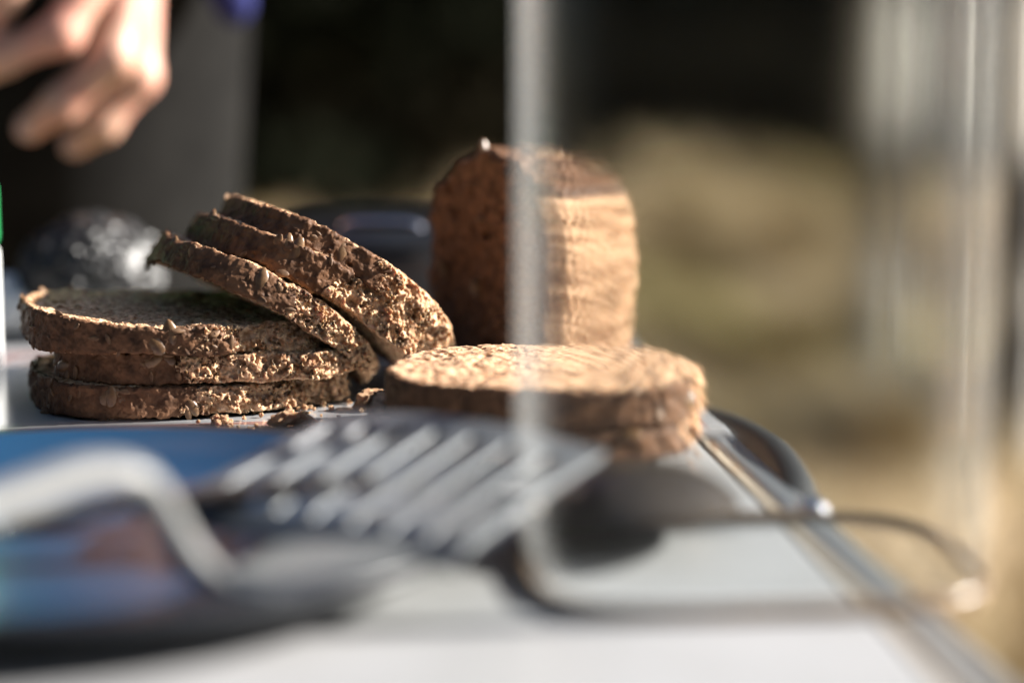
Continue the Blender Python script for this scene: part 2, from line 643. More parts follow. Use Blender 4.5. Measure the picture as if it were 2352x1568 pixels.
SEEDS = [seed_mesh('seed', .0108, .0062, .0026), seed_mesh('seed', .0095, .0056, .0024), seed_mesh('seed', .0085, .0058, .0020)]
FLAKES = [seed_mesh('flake', .0046, .0030, .0009), seed_mesh('flake', .0034, .0014, .0010), seed_mesh('flake', .0052, .0020, .0008)]
for m_ in SEEDS: m_.materials.append(M['seed'])
for m_ in FLAKES: m_.materials.append(M['flake'])


def make_slice(name, label, cat, group, Mw, vol, seed, spots=(), nrand=0, seed_part=True):
    """Mw: world matrix of the slice; spots: (px, py, roll, size) where the photograph shows a seed on the rim"""
    V, Q, crust = vol
    root = empty(name)
    root.matrix_world = Mw
    tag(root, label, cat, group)
    link('crumb', split_mesh('crumb', V, Q, ~crust), M['crumb'], root)
    link('crust', split_mesh('crust', V, Q, crust), M['crust'], root)
    g = random.Random(seed)
    inv = Mw.inverted()
    tree = BVHTree.FromPolygons(V.tolist(), Q.tolist())
    o = inv @ Vector((0, 0, CAM_Z))

    def place(loc, nrm, roll, me, sc, sink):
        z = nrm.normalized()
        u = Vector((0, 0, 1)) if abs(z.z) < .8 else Vector((1, 0, 0))
        x = u.cross(z).normalized()
        x = Matrix.Rotation(roll, 3, z) @ x
        y = z.cross(x)
        s = link('seed' if me in SEEDS else 'flake', me, None, root)
        s.matrix_local = Matrix.Translation(loc + z * sink) @ Matrix((x, y, z)).transposed().to_4x4() @ Matrix.Diagonal((sc, sc, sc, 1))
    for (px, py, roll, sc) in spots:
        t = inv @ at(px, py, .8)
        hit, nrm, i, d = tree.ray_cast(o, (t - o).normalized())
        if hit is None or d > 1.2: continue
        n2 = Vector((hit.x / .06 ** 2, hit.y / .055 ** 2, 0)).normalized() if abs(nrm.z) < .9 else nrm
        n2 = (n2 * .8 + nrm * .2).normalized()
        place(hit, n2, roll, SEEDS[g.randrange(3)], sc * g.uniform(.8, 1.0), -.0012)
    ci = np.nonzero(crust)[0]
    cen = V[Q].mean(1)
    for k in range(nrand):
        i = ci[g.randrange(len(ci))]
        p = Vector(cen[i])
        n2 = Vector((p.x / .06 ** 2, p.y / .055 ** 2, g.uniform(-.004, .004) / .06)).normalized()
        if g.random() < .07:
            place(p, n2, g.uniform(0, 6.28), SEEDS[g.randrange(3)], g.uniform(.6, .85), -.0004)
        else:
            n2 = (n2 + Vector((g.uniform(-.5, .5), g.uniform(-.5, .5), g.uniform(-.5, .5)))).normalized()
            place(p, n2, g.uniform(0, 6.28), FLAKES[g.randrange(3)], g.uniform(.6, 1.25), .0)
    return root


def mat_loc(loc, rx=0, ry=0, rz=0):
    return Matrix.Translation(loc) @ Matrix.Rotation(rz, 4, 'Z') @ Matrix.Rotation(ry, 4, 'Y') @ Matrix.Rotation(rx, 4, 'X')


HS = .00043
G_LY = 'slices lying in the flat stack'
G_LN = 'slices leaning against the flat stack'
G_FR = 'slices stacked in front'
# the flat stack: its front rim recedes a little to the right
rzl = R(15)
slice_bot = make_slice('bread_slice', 'lowest slice of the flat stack, resting on the white board', 'bread slice', G_LY,
                       mat_loc((-.1145, .838, .0062), 0, R(.3), rzl),
                       slice_volume(.108, .100, .0108, HS, 101, -1.60, taper=-.12), 1,
                       [(240, 912, .5, 1.15), (272, 910, 2.4, .9), (215, 925, 1.0, .7), (390, 930, 1.2, .6)], 34)
slice_mid = make_slice('bread_slice', 'middle slice of the flat stack, shifted to the right of the other two', 'bread slice', G_LY,
                       mat_loc((-.1055, .837, .0168), 0, R(.9), rzl),
                       slice_volume(.107, .098, .0102, HS, 102, -1.63, taper=-.18), 2,
                       [(338, 832, .35, 1.2), (378, 823, 2.7, .95), (188, 802, 1.3, .9), (300, 850, .9, .5)], 28)
slice_top = make_slice('bread_slice', 'top slice of the flat stack, its cut face in the shade of the leaning slices', 'bread slice', G_LY,
                       mat_loc((-.114, .835, .0268), 0, R(2.0), rzl),
                       slice_volume(.110, .102, .0106, HS, 103, -1.50, taper=-.20), 3,
                       [(352, 788, 2.3, 1.05), (390, 765, 1.75, 1.0), (110, 760, 1.4, .9), (82, 760, 1.8, .7)], 34)


def lean(px0, py0, px1, py1, Y, D, T, seed, th0, bow, yaw, name_label, spots, nr, xc, dz):
    a, b = at(px0, py0, Y) + Vector((.0075, 0, -dz)), at(px1, py1, Y) + Vector((.0075, 0, -dz))
    d = b - a
    L = d.length
    ang = math.atan2(-(b.z - a.z), b.x - a.x)
    c = (a + b) / 2
    loc = Vector((c.x - D / 2 * math.sin(yaw), Y + D / 2 - .001, c.z)) - Matrix.Rotation(ang, 3, 'Y') @ Vector((0, 0, bow * .62))
    return make_slice('bread_slice', name_label, 'bread slice', G_LN, mat_loc(loc, R(-4), ang, yaw),
                      slice_volume(L, D, T, HS, seed, th0, bow=bow, nexp=2.7, rough=1.15, xcrust=xc), seed, spots, nr)


lean(362, 552, 868, 868, .792, .112, .0108, 201, -1.45, .0055, R(14),
     'lowest of the three leaning slices, touching the flat stack, a glossy seed on its crust',
     [(600, 648, 1.9, 1.05), (617, 692, .6, .8), (545, 628, 1.3, .6), (452, 600, 1.0, .6), (395, 560, 2.0, .8)], 20, -.003, .0045)
lean(458, 512, 985, 850, .797, .112, .0112, 202, -1.40, .0065, R(14),
     'middle one of the three leaning slices, between the other two', [(657, 560, 1.8, .95), (680, 572, 1.6, 1.0), (480, 500, 2, .8), (560, 510, 1.2, .7)], 16, -.002, .003)
lean(522, 474, 1050, 838, .803, .112, .0112, 203, -1.35, .0075, R(14),
     'topmost leaning slice with a reddish crust and a big seed near the torn crumb', [(783, 578, 1.9, 1.1), (745, 605, .5, .7)], 10, .004, .0015)

# front stack
slice_f1 = make_slice('bread_slice', 'lower slice of the pair lying in front, half hidden by the spatula', 'bread slice', G_FR,
                      mat_loc((.0065, .7555, .0062), 0, 0, R(-4)),
                      slice_volume(.104, .092, .0110, .0008, 301, -.5), 31, [(1440, 990, 1.4, 1.0)], 14)
slice_f2 = make_slice('bread_slice', 'upper slice of the pair lying in front, its cut face in full sun', 'bread slice', G_FR,
                      mat_loc((.011, .757, .0176), 0, R(.5), R(1)),
                      slice_volume(.101, .090, .0112, .0007, 302, -.55), 32, [], 14)


def loaf_end():
    """upright chunk: arch section in (x, z), length along y; crust over the top, torn crumb on the flanks"""
    h = .0008
    W_, H_, L_ = .078, .0805, .036
    g = np.random.default_rng(77)
    X = np.arange(-W_ / 2 - .006, W_ / 2 + .006, h, dtype=np.float32)
    Z = np.arange(-.005, H_ + .006, h, dtype=np.float32)
    Y = np.arange(-L_ / 2 - .005, L_ / 2 + .005, h, dtype=np.float32)
    zc = H_ * .50
    dx = X[:, None]
    dz = Z[None, :] - zc
    up = dz > 0
    b = np.where(up, H_ - zc, zc)
    n = np.where(up, 2.6, 6.0)
    a = W_ / 2
    th = np.arctan2(dz, dx)
    r = np.sqrt(dx ** 2 + dz ** 2) + 1e-6
    Rr = ((np.abs(np.cos(th)) / a) ** n + (np.abs(np.sin(th)) / b) ** n) ** (-1 / n)
    wob = .0010 * np.sin(4 * th + 1) + .0004 * np.sin(7 * th + 2)
    d2 = (r - Rr - wob)
    crust2 = sstep(-.002, .004, Z[None, :] - H_ * .62 + .012 * np.sin(dx / .009 + 1) + .004 * np.sin(dx / .0031)) * np.ones_like(d2)
    off = g.integers(0, TN, 3)
    ix, iy, iz = X / TH, Y / TH, Z / TH
    P = sample(PORES, ix, iy, iz, off)
    Rg = sample(ROUGH, ix, iy, iz, off)
    Lm = sample(LUMP, ix, iy, iz, off, .7)
    d2v, cr = d2[:, None, :], crust2[:, None, :]
    rim = d2v + .0004 * Rg + .0010 * Lm - (1 - cr) * (.0010 * Rg + .0006 * Lm)
    face = np.abs(Y)[None, :, None] - L_ / 2 + .0003 * Rg + .0005 * Lm
    k = .0045
    hm = np.clip(.5 + .5 * (rim - face) / k, 0, 1)
    base = face * (1 - hm) + rim * hm + k * hm * (1 - hm)
    F = np.maximum(base, P - .0002 + np.where(cr > .5, -.0014 + .0015 * sstep(.0012, .0035, -rim), 0))
    F[0], F[-1], F[:, 0], F[:, -1], F[:, :, 0], F[:, :, -1] = [.001] * 6
    V, Q = surface_nets(F.astype(np.float32), (X[0], Y[0], Z[0]), h)
    cen = V[Q].mean(1)
    i = np.clip(((cen[:, 0] - X[0]) / h).round().astype(int), 0, len(X) - 1)
    j = np.clip(((cen[:, 2] - Z[0]) / h).round().astype(int), 0, len(Z) - 1)
    return V, Q, ((d2[i, j] > -.0022) & (crust2[i, j] > .5)) | (cen[:, 1] < -L_ / 2 + .0026)      # top is baked crust; left cut face takes crust colour as painted shade


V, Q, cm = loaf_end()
root = empty('bread_loaf')
root.matrix_world = mat_loc((.0065, .888, .0006), 0, 0, R(-52))
tag(root, 'upright end piece of the loaf, left cut face coloured dark in place of shade, standing behind the slices', 'bread loaf')
link('crumb', split_mesh('crumb', V, Q, ~cm), M['crumb'], root)
link('crust', split_mesh('crust', V, Q, cm), M['crust'], root)  # also holds the left cut face, darkened in place of shade
for k in range(26):
    i = np.nonzero(cm)[0][random.randrange(int(cm.sum()))]
    p = Vector(V[Q[i]].mean(0))
    s = link('flake' if k % 3 else 'seed', (FLAKES if k % 3 else SEEDS)[k % 3], None, root)
    nrm = Vector((p.x, 0, max(p.z - .037, 0))).normalized()
    s.matrix_local = Matrix.Translation(p + nrm * .0003) @ nrm.to_track_quat('Z', 'X').to_matrix().to_4x4() @ Matrix.Rotation(random.uniform(0, 6), 4, 'Z')
s = link('seed', SEEDS[0], None, root)
s.matrix_local = Matrix.Translation((-.008, -.015, .0815)) @ Matrix.Rotation(R(80), 4, 'Y') @ Matrix.Diagonal((.8, .8, .8, 1))

# loose crumbs on the board
crumb_me = []
for k in range(4):
    bm = bmesh.new()
    bmesh.ops.create_icosphere(bm, subdivisions=3, radius=1)
    from mathutils import noise
    for v in bm.verts:
        v.co *= 1 + .5 * noise.noise(v.co * 1.5 + Vector((k, 0, 0))) + random.uniform(-.13, .13)
    me = bm_mesh('bread_crumb', bm)
    me.materials.append(M['crumb'])
    crumb_me.append(me)
spots = [(735, 922, 2.0), (760, 940, .9), (700, 940, 1.0), (662, 943, 1.2), (690, 935, .8), (600, 955, .7), (722, 942, .7), (640, 958, .8), (742, 930, .9), (800, 925, .8),
         (778, 960, .7), (620, 975, .6), (560, 962, .6), (500, 976, 1.0), (515, 972, 1.6), (495, 970, 1.4), (525, 980, 1.2), (700, 985, .7), (690, 975, .9), (830, 945, .8), (455, 970, .7), (580, 985, .6),
         *[(random.uniform(420, 850), random.uniform(925, 985), random.uniform(.35, .75)) for _ in range(34)],
         (1600, 1045, .8), (1640, 1030, 1.0), (1585, 1062, .7), (1690, 1080, .7)]
for i, (px, py, s) in enumerate(spots):
    o = link('bread_crumb', crumb_me[i % 4])
    p = on(px, py, .0006)
    s *= .0011
    o.location = p + Vector((0, 0, s * .6))
    o.scale = (s * random.uniform(.8, 1.3), s, s * random.uniform(.7, 1))
    o.rotation_euler = (random.random() * 6, random.random() * 6, random.random() * 6)
    tag(o, 'tiny loose bread crumb lying on the white board beside the slices', 'crumb', 'crumbs scattered on the board')
for (px, py, s, lab) in [(655, 976, 3.0, 'larger brown bread crumb on the board edge, left one of the pair'), (688, 974, 2.6, 'larger brown bread crumb on the board edge, right one of the pair'),
                         (848, 938, 3.8, 'broken bit of crust lying between leaning and front slices')]:
    o = link('bread_crumb', crumb_me[0 if s > 3.2 else 2])
    s *= .0012
    o.location = on(px, py, .0006) + Vector((0, 0, s * .6))
    o.scale = (s * 1.3, s, s * .8)
    o.rotation_euler = (.3, .2, s * 900)
    tag(o, lab, 'crumb')

# ------------------------------------------------------------------ board, table
TROT = R(6.7)
BW, BH = .44, .205
BC = Vector((-.162, .841, 0))
board = empty('bread_board', BC, (0, 0, R(9.0)))
tag(board, 'white glossy board with a red and white leaf border under the bread', 'bread board')
bm = bmesh.new()
box(bm, (0, 0, -.002), (BW, BH, .004))
bd = bevel(link('slab', bm_mesh('slab', bm), board_mat(BW, BH, True), board), .0012, 2)

TZ = -.004
er = Vector((.0775, .75, 0))              # a point of the table's right edge
ey = Vector((-math.sin(TROT), math.cos(TROT), 0))
ex = Vector((math.cos(TROT), math.sin(TROT), 0))
table = empty('folding_table', (er.x, er.y, TZ), (0, 0, TROT))
tag(table, 'white folding camp table with aluminium edge strips and a joint across the middle', 'table')
TWID = .85
for nm, y0, y1 in (('table_panel', -.0775, .335), ('table_panel', -.56, -.0835)):
    bm = bmesh.new()
    box(bm, (-TWID / 2 - .014, (y0 + y1) / 2, -.008), (TWID, y1 - y0 - .002, .016))
    bevel(link(nm, bm_mesh(nm, bm), M['table'], table), .002, 2)
    bm = bmesh.new()
    box(bm, (-.0115, (y0 + y1) / 2, -.0085), (.0026, y1 - y0 - .002, .017))
    link('seal_strip', bm_mesh('seal_strip', bm), M['beige'], table)
    bm = bmesh.new()
    box(bm, (-.0050, (y0 + y1) / 2, -.0085), (.0100, y1 - y0, .019))
    bevel(link('edge_strip', bm_mesh('edge_strip', bm), M['alu'], table), .002, 2)
    bm = bmesh.new()
    box(bm, (-TWID - .0165, (y0 + y1) / 2, -.0085), (.0100, y1 - y0, .019))
    bevel(link('edge_strip', bm_mesh('edge_strip', bm), M['alu'], table), .002, 2)
bm = bmesh.new()
box(bm, (-TWID / 2 - .01, -.0805, -.013), (TWID, .009, .012))
link('joint_strip', bm_mesh('joint_strip', bm), M['black_plastic'], table)
pts = spline([(-.001, .082, -.009), (.003, .045, -.006), (.0045, 0, -.004), (.003, -.035, -.006), (-.001, -.058, -.009)], 8)
link('carry_handle', tube_mesh('carry_handle', pts, [(.0075, .0100)] * len(pts), 14), M['black_plastic'], table)
bm = bmesh.new()
bmesh.ops.create_uvsphere(bm, u_segments=20, v_segments=10, radius=.012)
o = link('rivet', bm_mesh('rivet', bm, True), simple('polished_chrome', (.7, .7, .72), .1, metal=1.0), table)
o.location = (-.0045, -.092, .0015)
o.scale = (.42, .42, .42)
for x in (-.03, -TWID + .01):
    for y in (.31, -.53):
        pts = [(x, y, -.016), (x + (.02 if x > -.1 else -.02), y + (.02 if y > 0 else -.02), -.749)]
        link('leg', tube_mesh('leg', pts, [.011, .011], 14), M['alu'], table)

# ------------------------------------------------------------------ blue plate, spatula, spoon
plate = empty('blue_plate', (-.112, .607, TZ + .0005))
tag(plate, 'glossy dark blue plate with a raised rim under the slotted spatula', 'plate')
pr = .113
prof = [(.0, .0), (.060, .0), (.066, .0022), (.098, .0065), (pr - .001, .0135), (pr, .0145), (pr - .0008, .0156), (pr - .006, .0148), (.095, .0088), (.080, .0052), (.068, .0035), (.0, .0033)]
prof = [(max(r, .0005), z) for r, z in prof]
cut = len(prof) - 5                       # inside: blue; rim and outer wall: dark slate
link('rim', lathe_mesh('rim', prof[:cut + 1], 96, (True, False)), M['plate_rim'], plate)
link('dish', lathe_mesh('dish', prof[cut:], 96, (False, True)), M['plate'], plate)

spat = empty('spatula', (-.09, .60, .012))
spat.matrix_world = Matrix.Translation((-.09, .60, .012))
tag(spat, 'grey metal slotted spatula with a curved handle lying across the blue plate', 'spatula')
TL, TRc = at(760, 958, .668), at(1392, 1046, .612)
BL, BR = at(385, 1160, .600), at(1045, 1272, .548)
org = spat.matrix_world.translation


def blade():
    """slotted blade: seven long slots between ribs, a plain lip beyond and a dished heel"""
    ns = 7
    us = [0.0]
    rail, rib = .080, .076
    slot = (1 - 2 * rail - (ns - 1) * rib) / ns
    x = rail
    for k in range(ns):
        us += [x, x + slot]
        x += slot + rib
    us.append(1.0)
    vs = [0, .10, .16, .5, .80, .86, 1.0]
    bm = bmesh.new()
    G = {}
    for i, u in enumerate(us):
        for j, v in enumerate(vs):
            p = (BL * (1 - u) + BR * u) * (1 - v) + (TL * (1 - u) + TRc * u) * v
            bend = .0045 * (1 - (2 * u - 1) ** 2) * (v - .1)
            # slot ends are rounded off a little
            G[i, j] = bm.verts.new(p - org + Vector((0, 0, bend - .004 * max(0, .12 - v) / .12)))
    for i in range(len(us) - 1):
        for j in range(len(vs) - 1):
            if i % 2 == 1 and 0 < j < 5:
                continue
            bm.faces.new((G[i, j], G[i + 1, j], G[i + 1, j + 1], G[i, j + 1]))
    return bm_mesh('blade', bm)


bl = link('blade', blade(), M['steel'], spat)
md = bl.modifiers.new('solid', 'SOLIDIFY')
md.thickness = .0022
md.offset = 0
bevel(bl, .0007, 2)
ctrl = [(*at(830, 1250, .570), .026, .0016), (*at(630, 1332, .553), .017, .0022), (*at(510, 1328, .545), .0085, .0030), (*at(435, 1272, .540), .0062, .0036),
        (*at(375, 1178, .536), .0052, .0036), (*at(310, 1098, .530), .0054, .0038), (*at(190, 1092, .522), .0056, .0040), (*at(60, 1135, .512), .0058, .0041), (*at(-120, 1190, .498), .0060, .0042),
        (*at(-420, 1250, .475), .0085, .0070), (*at(-600, 1290, .462), .0060, .0050)]
cs = spline(ctrl, 7)
link('handle', tube_mesh('handle', [Vector(c[:3]) - org for c in cs], [(c[3], c[4]) for c in cs], 20), M['greyplastic'], spat)


def spoon():
    root = empty('serving_spoon', (0, 0, 0))
    tip = at(1668, 1168, .640)
    back = at(1225, 1200, .616)
    ax = tip - back
    L = ax.length
    root.matrix_world = Matrix.Translation((tip + back) / 2) @ Matrix.Rotation(math.atan2(ax.y, ax.x), 4, 'Z')
    tag(root, 'large steel serving spoon lying bowl down beside the spatula', 'spoon')
    n, m_ = 40, 14
    V, F = [], []
    W2, Hh = .034, .0150
    for sgn in (1, -1):
        for i in range(n + 1):
            u = i / n * 2 - 1
            wd = W2 * max(0, 1 - abs(u) ** 2.3) ** .55 * (1 - .12 * u)
            for j in range(m_ + 1):
                s = j / m_ * 2 - 1
                z = (Hh * (1 - abs(u) ** 2.2) ** .8 if abs(u) < 1 else 0) * (1 - s * s) ** .75
                V.append((u * L / 2, wd * s, z + (.0 if sgn > 0 else -.0012)))
    K = (n + 1) * (m_ + 1)
    for q in (0, K):
        for i in range(n):
            for j in range(m_):
                a = q + i * (m_ + 1) + j
                F.append((a, a + m_ + 1, a + m_ + 2, a + 1))
    me = bpy.data.meshes.new('bowl')
    me.from_pydata(V, [], F)
    me.update()
    bm = bmesh.new()
    bm.from_mesh(me)
    me = bm_mesh('bowl', bm, True)
    b = link('bowl', me, M['spoon'], root)
    b.rotation_euler = (R(-12), R(-3), 0)
    pts = spline([(-L / 2 + .004, 0, .003), (-L / 2 - .02, 0, .012), (-L / 2 - .07, .012, .014), (-L / 2 - .13, .03, .006)], 8)
    link('handle', tube_mesh('handle', pts, [(.005, .0018)] * len(pts), 14), M['spoon'], root)
    return root


spoon()


# ------------------------------------------------------------------ clear container
def container():
    root = empty('clear_container', (.0592, .602, TZ), (0, 0, R(5.5)))
    tag(root, 'tall clear plastic container with scratched walls, the loaf showing through it', 'container')
    n = 96
    hw, hd = .0570, .0500
    V, F = [], []
    prof = [(.80, .0012), (.93, .0012), (.958, .004), (.985, .0085), (1.0, .02), (1.0, .10), (1.0, .215), (1.012, .2175), (1.0, .220), (.968, .2175), (.968, .10), (.968, .02), (.955, .008), (.92, .0045), (.80, .004)]
    for (s, z) in prof:
        for k in range(n):
            a = 2 * math.pi * k / n
            c, s_ = math.cos(a), math.sin(a)
            r = (abs(c) ** 4 + abs(s_) ** 4) ** (-1 / 4)
            V.append((r * c * hw * s, r * s_ * hd * s, z))
    for i in range(len(prof) - 1):
        for k in range(n):
            k2 = (k + 1) % n
            F.append((i * n + k, i * n + k2, (i + 1) * n + k2, (i + 1) * n + k))
    F.append(tuple((len(prof) - 1) * n + k for k in range(n)))
    me = bpy.data.meshes.new('vessel')
    me.from_pydata(V, [], F)
    me.update()
    me.polygons.foreach_set('use_smooth', np.full(len(me.polygons), True))
    me.materials.append(M['clear'])
    me.materials.append(M['clear_worn'])
    for p in me.polygons:                     # the front and back walls are the worn ones
        if abs(p.normal.y) > .75 and .018 < p.center.z < .21: p.material_index = 1
    link('vessel', me, None, root)
    V, F = [], []
    for (s, z) in ((.985, .0), (1.004, .0003), (1.008, .002), (1.004, .0037), (.988, .004), (.972, .0037), (.968, .002), (.972, .0003), (.985, .0)):
        for k in range(n):
            a = 2 * math.pi * k / n
            c, s_ = math.cos(a), math.sin(a)
            r = (abs(c) ** 4 + abs(s_) ** 4) ** (-1 / 4)
            V.append((r * c * hw * s, r * s_ * hd * s, z + .0002))
    for i in range(8):
        for k in range(n):
            k2 = (k + 1) % n
            F.append((i * n + k, i * n + k2, (i + 1) * n + k2, (i + 1) * n + k))
    me = bpy.data.meshes.new('base_rim')
    me.from_pydata(V, [], F)
    me.update()
    me.polygons.foreach_set('use_smooth', np.full(len(me.polygons), True))
    link('base_rim', me, M['amber'], root)
    return root


container()


# ------------------------------------------------------------------ things at the back of the table
def carton():
    p = at(3, 900, .845)
    root = empty('green_carton', (p.x - .0398, .875, TZ))
    tag(root, 'upright carton, green above and white below, left of the flat bread stack', 'carton')
    bm = bmesh.new()
    box(bm, (0, 0, .025), (.058, .056, .050))
    bevel(link('lower_part', bm_mesh('lower_part', bm), M['whitecard'], root), .003, 3)
    bm = bmesh.new()
    box(bm, (0, 0, .062), (.0585, .0565, .026))
    bevel(link('upper_part', bm_mesh('upper_part', bm), M['green'], root), .004, 3)
    me = lathe_mesh('cap', [(.0005, .0), (.014, .0), (.014, .011), (.0128, .0125), (.0005, .0125)], 28)
    o = link('cap', me, M['green'], root)
    o.location = (-.01, 0, .0745)


carton()


def crinkled():
    c = at(215, 640, 1.01)
    root = empty('black_bag', (c.x, 1.01, TZ))
    tag(root, 'round black lumpy bag with a dimpled, glinting surface behind the flat stack', 'bag')
    bm = bmesh.new()
    bmesh.ops.create_icosphere(bm, subdivisions=5, radius=1)
    from mathutils import noise
    for v in bm.verts:
        p = v.co.copy()
        dd, pp = noise.voronoi(p * 3.2)
        d2_, _ = noise.voronoi(p * 13.0 + Vector((3, 1, 2)))
        k = 1 + .05 * (dd[1] - dd[0]) + .13 * (d2_[1] - d2_[0]) + .05 * noise.noise(p * 1.6)
        v.co = Vector((p.x * .030 * k, p.y * .030 * k, max(0, .0235 + p.z * .026 * k)))
    link('bag', bm_mesh('bag', bm), M['sack'], root)


crinkled()


def pot():
    root = empty('black_pot', (-.055, 1.055, TZ))
    root.scale = (.8, .8, .9)
    tag(root, 'low black glossy pot with a lid behind the leaning slices and the loaf', 'pot')
    link('body', lathe_mesh('body', [(.0005, 0), (.070, 0), (.076, .004), (.079, .035), (.080, .040), (.0775, .040), (.0005, .038)], 72), M['pot'], root)
    link('lid', lathe_mesh('lid', [(.0005, .0405), (.080, .0405), (.081, .0425), (.076, .0455), (.055, .050), (.0005, .0525)], 72), M['pot'], root)
    pts = spline([(-.022, -.05, .0475), (-.016, -.05, .0512), (.0, -.05, .052), (.016, -.05, .0512), (.022, -.05, .0475)], 6)
    link('lid_highlight', tube_mesh('lid_highlight', pts, [(.006, .0022)] * len(pts), 12), M['potrim'], root)  # bright bar added to stand in for a highlight on the lid
    for s in (1, -1):
        pts = spline([(s * .077, -.016, .030), (s * .094, -.015, .031), (s * .097, 0, .031), (s * .094, .015, .031), (s * .077, .016, .030)], 6)
        link('handle', tube_mesh('handle', pts, [(.0035, .0028)] * len(pts), 10), M['potrim'], root)


pot()
bm = bmesh.new()
bmesh.ops.create_icosphere(bm, subdivisions=3, radius=1)
for v in bm.verts:
    v.co *= 1 + random.uniform(-.16, .16)
    v.co = Vector((v.co.x * .020, v.co.y * .016, max(-.012, v.co.z * .014)))
nap = link('paper_napkin', bm_mesh('paper_napkin', bm), M['paper'])
nap.location = at(8, 740, 1.0)
nap.location.z = TZ + .012
tag(nap, 'crumpled white paper napkin on the table beside the black bag', 'napkin')


# ------------------------------------------------------------------ person
def cone_sdf(P, a, ra, b, rb):
    a, b = np.array(a, np.float32), np.array(b, np.float32)
    ba = b - a
    pa = P - a
    t = np.clip((pa @ ba) / (ba @ ba), 0, 1)
    return np.linalg.norm(pa - t[..., None] * ba, axis=-1) - (ra + (rb - ra) * t)


def smin(a, b, k):
    hh = np.clip(.5 + .5 * (b - a) / k, 0, 1)
    return b * (1 - hh) + a * hh - k * hh * (1 - hh)


def axis_grid(lo, hi, f0, f1, hf, hc):
    """rectilinear axis: fine between f0 and f1, coarse elsewhere"""
    return np.concatenate([np.arange(lo, f0, hc), np.arange(f0, f1, hf), np.arange(f1, hi, hc)]).astype(np.float32)


def body_mesh(groups, axes, kout):
    """groups: (smooth radius, [(a, ra, b, rb), ...]); capsules join smoothly inside a group, groups join with kout"""
    shp = tuple(len(a) for a in axes)
    F = np.full(shp, .05, np.float32)
    for kin, grp in groups:
        G = np.full(shp, .05, np.float32)
        for (a, ra, b, rb) in grp:
            sl = []
            for i in range(3):
                l_ = min(a[i] - ra, b[i] - rb) - kin - .03
                h_ = max(a[i] + ra, b[i] + rb) + kin + .03
                sl.append(slice(max(0, np.searchsorted(axes[i], l_)), np.searchsorted(axes[i], h_)))
            sl = tuple(sl)
            P = np.stack(np.meshgrid(*[axes[i][sl[i]] for i in range(3)], indexing='ij'), -1)
            if not P.size: continue
            G[sl] = smin(G[sl], cone_sdf(P, a, ra, b, rb), kin)
        F = smin(F, G, kout)
    F[0], F[-1], F[:, 0], F[:, -1], F[:, :, 0], F[:, :, -1] = [.01] * 6
    V_, Q_ = surface_nets(F, (0, 0, 0), 1.0)
    V_ = np.stack([np.interp(V_[:, i], np.arange(shp[i]), axes[i]) for i in range(3)], 1)
    return V_, Q_


HY = 1.10
HDX = -9          # photograph pixels


def hp(px, py, dy=0.0):
    return tuple(at(px + HDX, py, HY + dy))


def joints(pts, rads):
    return [(pts[i], rads[i], pts[i + 1], rads[i + 1]) for i in range(len(pts) - 1)]


fing = [
    joints([hp(285, -150, -.006), hp(150, 78, -.022), hp(20, 128, -.012), hp(-70, 190, .002)], [.0098, .0088, .0080, .0066]),        # index
    joints([hp(318, -125, .004), hp(270, 130, -.014), hp(150, 240, -.012), hp(78, 292, -.004)], [.0100, .0090, .0080, .0068]),       # middle
    joints([hp(335, -95, .018), hp(330, 178, .004), hp(245, 285, .002), hp(182, 330, .008)], [.0094, .0085, .0076, .0064]),           # ring
    joints([hp(322, -95, .034), hp(318, 120, .026), hp(262, 215, .026), hp(215, 262, .028)], [.0082, .0072, .0064, .0056]),           # little
    joints([hp(215, -330, -.004), hp(95, -150, -.016), hp(20, -30, -.018), hp(-20, 60, -.012)], [.0130, .0108, .0096, .0072]),       # thumb
]
wrist = hp(300, -420, .030)
palm = [(hp(285, -150, -.004), .0110, hp(270, -380, .016), .0165), (hp(318, -125, .006), .0115, hp(295, -380, .026), .0165), (hp(335, -95, .018), .0105, hp(310, -380, .034), .0160),
        (hp(322, -95, .034), .0095, hp(320, -375, .042), .0150), (hp(215, -330, -.004), .0135, hp(280, -400, .022), .0165),
        (hp(295, -400, .030), .0235, wrist, .0235), ]
# the rest of the person, at life size behind the table (table top 0.75 m above the ground)
GZ = -.755
PX, PY = -.242, 1.27


def va(*p):
    return np.array(p, float)


wr = np.array(wrist)
elb = va(PX + .07, PY, .42)
sh_r, sh_l = va(PX + .075, PY + .05, .66), va(PX - .255, PY + .06, .66)
elb_l, wr_l = va(PX - .32, PY + .08, .38), va(PX - .34, PY - .02, .16)
legs = [((PX + .005, PY - .01, .17), .105, (PX + .012, PY, -.27), .066), ((PX + .012, PY, -.27), .066, (PX + .01, PY + .03, GZ + .09), .044),
        ((PX - .185, PY + .02, .17), .100, (PX - .21, PY + .05, -.27), .066), ((PX - .21, PY + .05, -.27), .066, (PX - .22, PY + .10, GZ + .09), .044),
        ((PX - .15, PY + .03, .22), .115, (PX - .03, PY + .02, .22), .115)]
chest = [((PX - .09, PY + .04, .27), .145, (PX - .09, PY + .05, .50), .150), ((PX - .16, PY + .05, .62), .10, (PX - .02, PY + .05, .62), .10),
         ((PX - .09, PY + .05, .62), .075, (PX - .09, PY + .045, .74), .058)]
arms = [(sh_r, .062, elb, .048), (elb, .048, wr * .62 + elb * .38, .040), (sh_l, .062, elb_l, .048), (elb_l, .048, wr_l, .040)]
hem = [(at(540, 22, 1.185), .010, (PX + .055, PY - .05, .30), .05)]


def thin(gr, d):
    return [(a, ra - d, b, rb - d) for a, ra, b, rb in gr]


